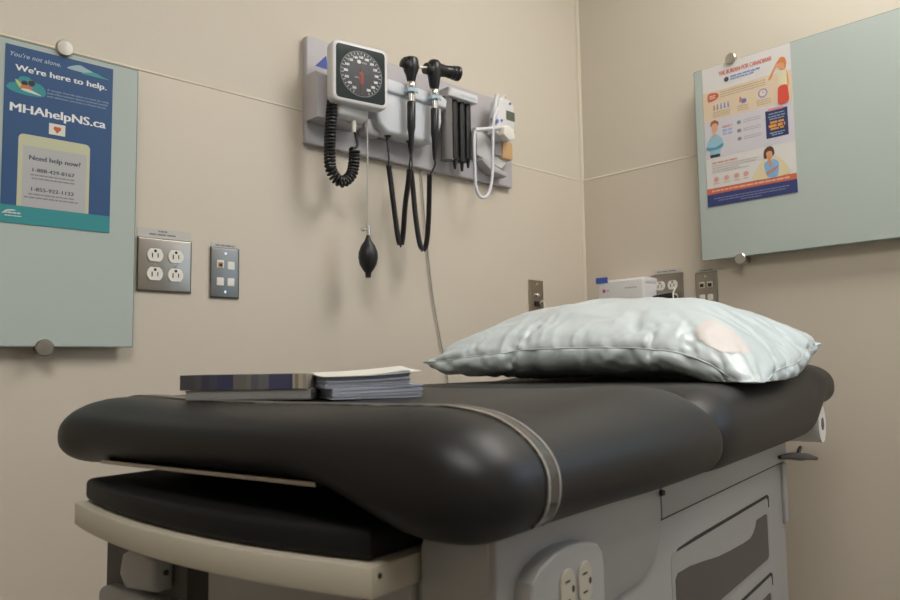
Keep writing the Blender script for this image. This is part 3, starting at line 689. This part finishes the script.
# side drawers
def drawer(z0, z1, name='side_drawer'):
    b = B(); b.prism([(.520, z1-.0005), (1.010, z1-.0005), (1.018, z1-.006), (1.021, z1-.02), (1.022, z1), (1.012, z1+.0042), (.60, z1+.0042), (.53, z1+.0022)], 1, .0485, .056); b.build('drawer_gap', M['gap'], E, False)
    b = B(); b.prism(rrect(.499, 1.018, z0, z1, .013, 5), 1, .0492, .060, .0005, 1); d = b.build(name, M['body'], E, ang=25)
    h = z1-z0; t = z1-.034
    pr = [(.512, z0+.014), (.518, z0+.008), (.995, z0+.008), (1.003, z0+.014), (1.003, t+.003), (.995, t+.006), (.930, t+.006), (.920, t-.004), (.905, t-.012), (.885, t-.017), (.84, t-.017), (.77, t-.014), (.70, t-.010), (.63, t-.002), (.57, t+.004), (.522, t+.005), (.512, t-.002)]
    b = B(); b.prism(pr, 1, .0484, .0500, .0004, 1); b.build('dark_insert', M['insert'], d, False)
    return d
drawer(.552, .669); drawer(.408, .528); drawer(.262, .384)
# pull-out step at the foot end, bowed front
TILT = Matrix(((1, 0, 0, 0), (0, 1, 0, 0), (0, .024, 1, -.0031), (0, 0, 0, 1)))
def arc(off, z):
    """foot tray outline, off = inset"""
    pts = []; yA, yB = .128+off, .616-off
    for i in range(25):
        t = i/24; y = yA+(yB-yA)*t; x = (-.004+.004*t)+off-.034*4*t*(1-t)
        pts.append((x, y))
    return pts
def tray_shape(off, xback=.30): a = arc(off, 0); return a+[(xback, .616-off), (xback, .128+off)]
b = B(); b.prism(tray_shape(0), 2, .722, .750, .003, 2); b.bm.transform(TILT); tr = b.build('foot_tray', M['trayM'], E, ang=30)
b = B(); b.cyl((.006, .1285, .7410), (.006, .1270, .7410), .0025, seg=12); b.build('screw', M['gap'], tr)
b = B(); b.prism(tray_shape(.009, .40), 2, .7505, .779, .008, 3); b.bm.transform(TILT); b.build('foot_cushion', M['vinylF'], E, ang=40)
b = B(); b.prism([(.13, .790), (.16, .812), (.30, .812), (.30, .795)], 1, .535, .545); b.cyl((.12, .54, .800), (.12, .56, .800), .010, seg=16); b.build('hinge_bracket', M['greymetal'], E)
# foot end below the tray
b = B(); b.box(.058, .066, .470, .640, .640, .730); b.build('end_recess_panel', M['recess'], E, False)
b = B(); b.box(.058, .0648, .425, .472, .640, .728); b.build('end_recess', M['gap'], E, False)
b = B(); b.prism([(.494, .664), (.552, .660), (.566, .676), (.560, .700), (.545, .7075), (.512, .7075), (.494, .700)], 0, .028, .058, .007, 3); lt = b.build('latch', M['body'], E)
b = B(); b.cyl((.045, .4942, .684), (.045, .4915, .684), .0032, seg=12); b.build('screw', M['gap'], lt)
b = B(); b.box(.052, .066, .131, .425, .640, .730, .003, 2); b.build('end_panel', M['body'], E)
b = B(); b.box(.035, .066, .131, .625, .44, .652, .010, 3); b.build('end_drawer', M['body'], E)
b = B(); b.prism([(.20, .667), (.26, .674), (.33, .671), (.40, .660), (.33, .664), (.26, .666)], 0, .048, .054); b.build('end_handle', M['greymetal'], E)
# lever by the head end
b = B(); lv = spline([(1.085, .04, .735), (1.13, .03, .733), (1.19, .025, .726), (1.25, .022, .720), (1.33, .02, .708)], 20)
b.tube(lv, lambda t: .004+.004*math.sin(PI*t), 10); b.tube(spline([(1.17, .026, .726), (1.21, .03, .735), (1.25, .035, .738)], 10), .0042, 8); b.build('lever', M['greymetal'], E)

# paper roll slung under the head end
R_ = empty('paper_roll', tuple(TM @ Vector((1.378, 0, .728))), (0, 0, TA))
tag(R_, 'white paper roll slung under the head end of the table', 'paper roll')
b = B()
N = 40; yA, yB = .012, .56
b.lathe((0, yA, .052), (0, yB, .052), [(.0, .014), (0, .041), (yB-yA, .041), (yB-yA, .014)], 40); b.build('roll', M['paper'], R_)
b = B(); b.lathe((0, yA-.001, .052), (0, yA+.03, .052), [(0, .014), (.03, .014)], 24); b.build('core', M['insert'], R_)
b = B(); b.prism([(.038, .05), (.042, .05), (.054, .095), (.074, .116), (.072, .120), (.050, .098)], 1, yA+.004, yB-.004); b.build('paper_tail', M['paper'], R_)

# ------------------------------------------------------------ leaflet stacks on the seat
def top_z(l, w):  # seat surface height
    return fs(l, w, .885).z
def stack(name, label, l, w, rot, sx, sy, z0, h, n, mats, jit=.0015, curl=0, cover=None, group='stacks of leaflets on the table'):
    """stack of thin sheets, front left corner at (l, w) of the table, running sx along rot and sy away"""
    base = TM @ Vector((l, w, z0)); o = empty(name, tuple(base), (0, 0, TA+math.radians(rot))); tag(o, label, 'leaflets', group)
    rnd = random.Random(name+label); 
    for part, (pn, a, c, m) in enumerate(mats):
        b = B(); k0 = int(n*a); k1 = int(n*c)
        for k in range(k0, k1):
            t = h/n; dx = rnd.uniform(-jit, jit); dy = rnd.uniform(-jit, jit); bm = bmesh.new()
            nx = 10; rows = []
            for i in range(nx+1):
                u = i/nx; zz = curl*(k+1)/n*(u**2.2)
                rows.append([bm.verts.new((dx+sx*u, dy+y, k*t+zz+q)) for y, q in ((0, 0), (sy, 0), (sy, t*.92), (0, t*.92))])
            for r0, r1 in zip(rows, rows[1:]):
                for i in range(4): bm.faces.new((r0[i], r0[(i+1) % 4], r1[(i+1) % 4], r1[i]))
            bm.faces.new(rows[0][::-1]); bm.faces.new(rows[-1]); bmesh.ops.recalc_face_normals(bm, faces=bm.faces[:])
            b._merge(bm)
        b.build(pn, m, o, False)
    return o

def striped(name):
    m = bpy.data.materials.new(name); m.use_nodes = True; nt = m.node_tree; bs = nt.nodes['Principled BSDF']; bs.inputs['Roughness'].default_value = .55
    tc = nt.nodes.new('ShaderNodeTexCoord'); sp = nt.nodes.new('ShaderNodeSeparateXYZ'); nt.links.new(tc.outputs['Object'], sp.inputs[0])
    mp = nt.nodes.new('ShaderNodeMapRange'); mp.inputs['From Max'].default_value = .152; nt.links.new(sp.outputs['X'], mp.inputs['Value'])
    cr = nt.nodes.new('ShaderNodeValToRGB'); cr.color_ramp.interpolation = 'CONSTANT'; nt.links.new(mp.outputs[0], cr.inputs[0])
    cs = [(0, (.055, .05, .055)), (.12, (.07, .065, .075)), (.17, (.035, .035, .06)), (.23, (.05, .05, .075)), (.30, (.035, .035, .085)), (.42, (.13, .125, .11)), (.52, (.16, .15, .13)), (.56, (.09, .09, .11)), (.62, (.12, .12, .13)), (.70, (.05, .05, .11)), (.86, (.04, .04, .09)), (.89, (.36, .32, .24)), (.91, (.22, .19, .14)), (.935, (.40, .36, .28)), (.97, (.30, .27, .22))]
    e = cr.color_ramp.elements; e[0].position = 0; e[0].color = (*cs[0][1], 1); e[1].position = cs[1][0]; e[1].color = (*cs[1][1], 1)
    for p_, c_ in cs[2:]:
        k = e.new(p_); k.color = (*c_, 1)
    nt.links.new(cr.outputs[0], bs.inputs['Base Color']); return m
ZS = .8835
pg = mat('page edges grey', (.26, .255, .25), .7, var=.1, vscale=200)
pb = mat('page edges bluish', (.44, .47, .56), .7, var=.12, vscale=260)
pd = mat('page edges shaded blue', (.20, .24, .30), .7, var=.1, vscale=260)
ROT = math.degrees(math.atan2(.341-.474, .150-.055))
stack('booklet_stack', 'grey edged booklet under the striped one, left pile on table', .057, .477, ROT, .150, .10, ZS, .0125, 8, [('pages', 0, 1, pg)], .0008)
stack('striped_booklet', 'thick booklet with navy and grey striped edge, topping left pile', .052, .482, ROT, .152, .10, ZS+.0130, .0195, 1, [('pages', 0, 1, striped('striped page edges'))], .0006)
stack('leaflet_stack', 'lower pile of pale blue edged leaflets, right of striped booklet', .146, .320, ROT+22, .112, .09, ZS, .0125, 12, [('pages', 0, 1, pb)], .0012, .004)
stack('leaflet_stack', 'upper pile of blue edged leaflets under a curled white cover', .141, .326, ROT+20, .104, .09, ZS+.0130, .0140, 14, [('pages', 0, .7, pb), ('dark_pages', .7, 1, pd)], .0014, .006)
for o in COL.objects:
    if o.name.startswith('leaflet_stack') and 'upper' in o['label']: top_ = o
bmc = bmesh.new(); rows = []
for i in range(13):
    u = i/12; row = []
    for j in range(9):
        v = j/8; z = .0143+.005*u**2.2+.0045*v**1.6+.002*u*v; row.append((-.004+.122*u, -.003+.094*v, z))
    rows.append([bmc.verts.new(p) for p in row]+[bmc.verts.new((p[0], p[1], p[2]-.0009)) for p in row[::-1]])
for a_, c_ in zip(rows, rows[1:]):
    for i in range(18): bmc.faces.new((a_[i], c_[i], c_[(i+1) % 18], a_[(i+1) % 18]))
bmc.faces.new(rows[0]); bmc.faces.new(rows[-1][::-1]); bmesh.ops.recalc_face_normals(bmc, faces=bmc.faces[:])
b = B(); b.bm.free(); b.bm = bmc; b.build('white_cover', mat('cream cover', (.62, .60, .54), .7), top_)

# ------------------------------------------------------------ pillow
# the two-sheet cover is inflated and settled on a flat surface with the cloth solver, then kept as a plain mesh
PI_, PJ_ = 45, 61
def settle(LX=.545, LY=.745, press=30, frames=45):
    NX, NY = PI_-1, PJ_-1; bm = bmesh.new(); gd_ = {}; order = []
    for q in (1, -1):
        for i in range(NX+1):
            for j in range(NY+1):
                e = i in (0, NX) or j in (0, NY)
                if e and q < 0: continue
                x = LX*(i/NX-.5); y = LY*(j/NY-.5)
                h = 0 if e else .006*q*(1+.6*noise.noise(Vector((x*14, y*14, q*4))))
                gd_[(i, j, q)] = bm.verts.new((x, y, .05+h)); order.append((i, j, q))
    G_ = lambda i, j, q: gd_.get((i, j, q)) or gd_[(i, j, 1)]
    for q in (1, -1):
        for i in range(NX):
            for j in range(NY):
                f = (G_(i, j, q), G_(i+1, j, q), G_(i+1, j+1, q), G_(i, j+1, q)); bm.faces.new(f if q > 0 else f[::-1])
    me = bpy.data.meshes.new('cover_rest'); bm.to_mesh(me); bm.free()
    o = bpy.data.objects.new('cover_rest', me); COL.objects.link(o)
    fm = bpy.data.meshes.new('rest_surface'); b2 = bmesh.new(); bmesh.ops.create_grid(b2, x_segments=1, y_segments=1, size=1.5); b2.to_mesh(fm); b2.free()
    fl = bpy.data.objects.new('rest_surface', fm); COL.objects.link(fl); fl.modifiers.new('c', 'COLLISION'); fl.collision.thickness_outer = .002; fl.collision.cloth_friction = 20
    m = o.modifiers.new('c', 'CLOTH'); t = m.settings; t.quality = 8; t.mass = .25
    t.tension_stiffness = 40; t.compression_stiffness = 40; t.shear_stiffness = 8; t.bending_stiffness = .005
    t.tension_damping = 5; t.compression_damping = 5; t.shear_damping = 5; t.bending_damping = .2; t.air_damping = 2
    t.use_pressure = True; t.uniform_pressure_force = press
    m.collision_settings.distance_min = .002
    m.point_cache.frame_start = 1; m.point_cache.frame_end = frames
    for f in range(1, frames+1): S.frame_set(f)
    r_ = bpy.data.meshes.new_from_object(o.evaluated_get(bpy.context.evaluated_depsgraph_get()))
    P_ = dict(zip(order, [v.co.copy() for v in r_.vertices]))
    bpy.data.objects.remove(o); bpy.data.objects.remove(fl); S.frame_set(1)
    for q in (me, fm, r_): bpy.data.meshes.remove(q)
    return [[[P_.get((i, j, q)) or P_[(i, j, 1)] for j in range(PJ_)] for i in range(PI_)] for q in (1, -1)]
rest = settle()
zt = max(p.z for row in rest[0] for p in row)
def cub(a, b, c, d, u): return .5*((2*b)+(c-a)*u+(2*a-5*b+4*c-d)*u*u+(3*b-a-3*c+d)*u**3)
def samp(s_, u, v):
    x = u*(PI_-1); y = v*(PJ_-1); i = min(int(x), PI_-2); j = min(int(y), PJ_-2); fx, fy = x-i, y-j
    cl = lambda q, m: max(0, min(m-1, q)); rows = []
    for a in range(-1, 3):
        R_ = rest[s_][cl(i+a, PI_)]; rows.append(cub(R_[cl(j-1, PJ_)], R_[cl(j, PJ_)], R_[cl(j+1, PJ_)], R_[cl(j+2, PJ_)], fy))
    return cub(*rows, fx)
def ridge(p): return 1-2*abs(noise.noise(p))
def pleat(u, v, sg):
    """folds running in from the seams, in metres"""
    du = min(u, 1-u)*.53; dv = min(v, 1-v)*.72; w = 0
    for d, t, off in ((du, v*.72, 0 if u < .5 else 20), (dv, u*.53, 40 if v < .5 else 60)):
        A = math.exp(-d/.060)*(1-math.exp(-d/.010))
        t2 = t+.02*noise.noise(Vector((t*9, d*9, off)))
        w += A*(.0115*(ridge(Vector((t2*19+off, d*4.5, sg*7)))-.45)+.0045*(ridge(Vector((t2*44+off, d*9, sg*3)))-.5))
    e = min(1, min(du, dv)/.05)
    q = Vector((u*.53*7+v*2.2, v*.72*4-u*1.2, sg*11)); q += Vector((1, 1, 0))*noise.noise(q*1.3)*.7
    w += e*.0052*(ridge(q)-.5)
    q = Vector((u*.53*16-v*5, v*.72*13+u*5, sg*5)); w += e*.0022*(ridge(q)-.5)
    return w
U, V = 132, 180; PZ = .888
def pillow_pt(u, v, sg):
    p = samp(0 if sg > 0 else 1, u, v)
    e = 4e-3
    a = samp(0 if sg > 0 else 1, min(1, u+e), v)-samp(0 if sg > 0 else 1, max(0, u-e), v)
    c = samp(0 if sg > 0 else 1, u, min(1, v+e))-samp(0 if sg > 0 else 1, u, max(0, v-e))
    nn = a.cross(c)*sg
    nn = nn.normalized() if nn.length > 1e-9 else Vector((0, 0, sg))
    p = p+nn*pleat(u, v, sg)
    k_ = .166/zt; zs = .066; de = min(min(u, 1-u)*.53, min(v, 1-v)*.72)
    T_ = .66+.34*ss(-.02, .20, de)
    p.z = (zs+(p.z-zs)*T_)*k_
    x, y = p.x*1.01, p.y*.945
    z = p.z+.030*(x+.26)/.52 - .008
    z += -.052*math.exp(-((u/.20)**2+(v/.13)**2))-.010*math.exp(-((u/.2)**2+((1-v)/.2)**2))-.010*math.exp(-(((1-u)/.2)**2+(v/.2)**2))
    z += .010*math.exp(-((u/.16)**2))*math.sin(PI*min(1, max(0, (v-.1)/.9)))
    side = 1-ss(0, .28, v); y -= .022*(1-(2*u-1)**2)*side; z -= .036*side*math.exp(-((u-.42)/.34)**2)
    x -= .010*(1-(2*v-1)**2)*(1-ss(0, .3, u))
    x, y = 1.055+x, .338+y
    ground = PZ-.888+fb_top(x)+.0008
    return Vector((x, y, max(PZ+z, ground)))
def fb_top(x): return .8865+.030*ss(.95, 1.42, x)
base = Vector((1.05, .34, .89))
PW = empty('pillow', tuple(TM @ base), (0, 0, TA))
tag(PW, 'large pale blue wipe-clean pillow lying on the examination table', 'pillow')
bm = bmesh.new(); grid = {}
for sg in (1, -1):
    for i in range(U+1):
        for j in range(V+1):
            if sg < 0 and (i in (0, U) or j in (0, V)): continue
            grid[(i, j, sg)] = bm.verts.new(pillow_pt(i/U, j/V, sg)-base)
def g(i, j, s_): return grid.get((i, j, s_)) or grid[(i, j, 1)]
for s_ in (1, -1):
    for i in range(U):
        for j in range(V):
            f = (g(i, j, s_), g(i+1, j, s_), g(i+1, j+1, s_), g(i, j+1, s_)); bm.faces.new(f if s_ > 0 else f[::-1])
seams = [[g(i, 0, 1).co.copy() for i in range(U+1)], [g(0, j, 1).co.copy() for j in range(V+1)], [g(U, j, 1).co.copy() for j in range(V+1)], [g(i, V, 1).co.copy() for i in range(U+1)]]
bm2 = bmesh.new(); cells = [(i, j) for i in range(9, 26) for j in range(13, 33)]
vv = {}
for i, j in cells:
    if (i-9)*1.2+(j-13) < 6 or (25-i)+(j-13)*.6 < 4 or (i-9)+(32-j)*.7 < 4: continue
    f = []
    for a_, c_ in ((i, j), (i+1, j), (i+1, j+1), (i, j+1)):
        if (a_, c_) not in vv: vv[(a_, c_)] = bm2.verts.new(grid[(a_, c_, 1)].co+Vector((-.0003, -.0003, .0008)))
        f.append(vv[(a_, c_)])
    bm2.faces.new(f)
b = B(); b.bm.free(); b.bm = bm; b.build('cover', M['pillow'], PW, ang=180)
b = B(); b.bm.free(); b.bm = bm2; b.build('printed_label', M['pillowlabel'], PW, ang=180)
for sp_ in seams: B().tube(sp_[::2], .0017, 6).build('seam', M['pillow'], PW, ang=180)

# ------------------------------------------------------------ lights
DM = mat('lamp diffuser', (.9, .9, .9), .6, emit=(1, .97, .93), estr=12.8)
for (lx, ly), lb in (((-.48, -1.5), 'rectangular white ceiling light panel nearer the room corner'), ((-2.3, -1.9), 'unseen white fill light panel added on the ceiling, farther from the room corner')):  # the farther panel is an unseen fixture added as fill light
    Lt = empty('ceiling_light', (lx, ly, H-.02)); tag(Lt, lb, 'ceiling light', 'ceiling lights')
    b = B(); b.box(-.32, .32, -.62, .62, 0, .02); b.build('frame', M['ceil'], Lt, False)
    b = B(); b.box(-.29, .29, -.59, .59, -.06, -.001, .02, 2); b.build('diffuser', DM, Lt, False)
def area(name, loc, rot, sx, sy, power, col):
    l = bpy.data.lights.new(name, 'AREA'); l.shape = 'RECTANGLE'; l.size = sx; l.size_y = sy; l.energy = power; l.color = col
    o = bpy.data.objects.new(name, l); COL.objects.link(o); o.location = loc; o.rotation_euler = rot; return o
area('window_daylight', (.03, -2.175, 1.55), (0, PI/2, 0), 1.0, .8, 8.5, (.55, .76, 1.0))

w = bpy.data.worlds.new('World'); S.world = w; w.use_nodes = True
w.node_tree.nodes['Background'].inputs[0].default_value = (.6, .75, 1, 1); w.node_tree.nodes['Background'].inputs[1].default_value = .3

# ------------------------------------------------------------ camera
cam = bpy.data.cameras.new('camera'); co = bpy.data.objects.new('camera', cam); COL.objects.link(co)
R3 = Matrix(((0.7278491951494906, -0.048284836041858105, -0.6840351772596565), (-0.6855610393831206, -0.07384795219388975 if False else -0.07384795219249887, -0.7242599956070671), (-0.015543821929440697, 0.9960999219783246, -0.08685237495084216)))
co.matrix_world = Matrix.Translation((-2.146, -1.6, .92)) @ R3.to_4x4()
cam.sensor_width = 36; cam.lens = 36*765/900; cam.clip_start = .02
cam.dof.use_dof = True; cam.dof.focus_distance = 1.45; cam.dof.aperture_fstop = 8
S.camera = co
S.view_settings.view_transform = 'Standard'; S.view_settings.look = 'None'; S.view_settings.gamma = 1; S.view_settings.use_curve_mapping = False
S.view_settings.exposure = 0
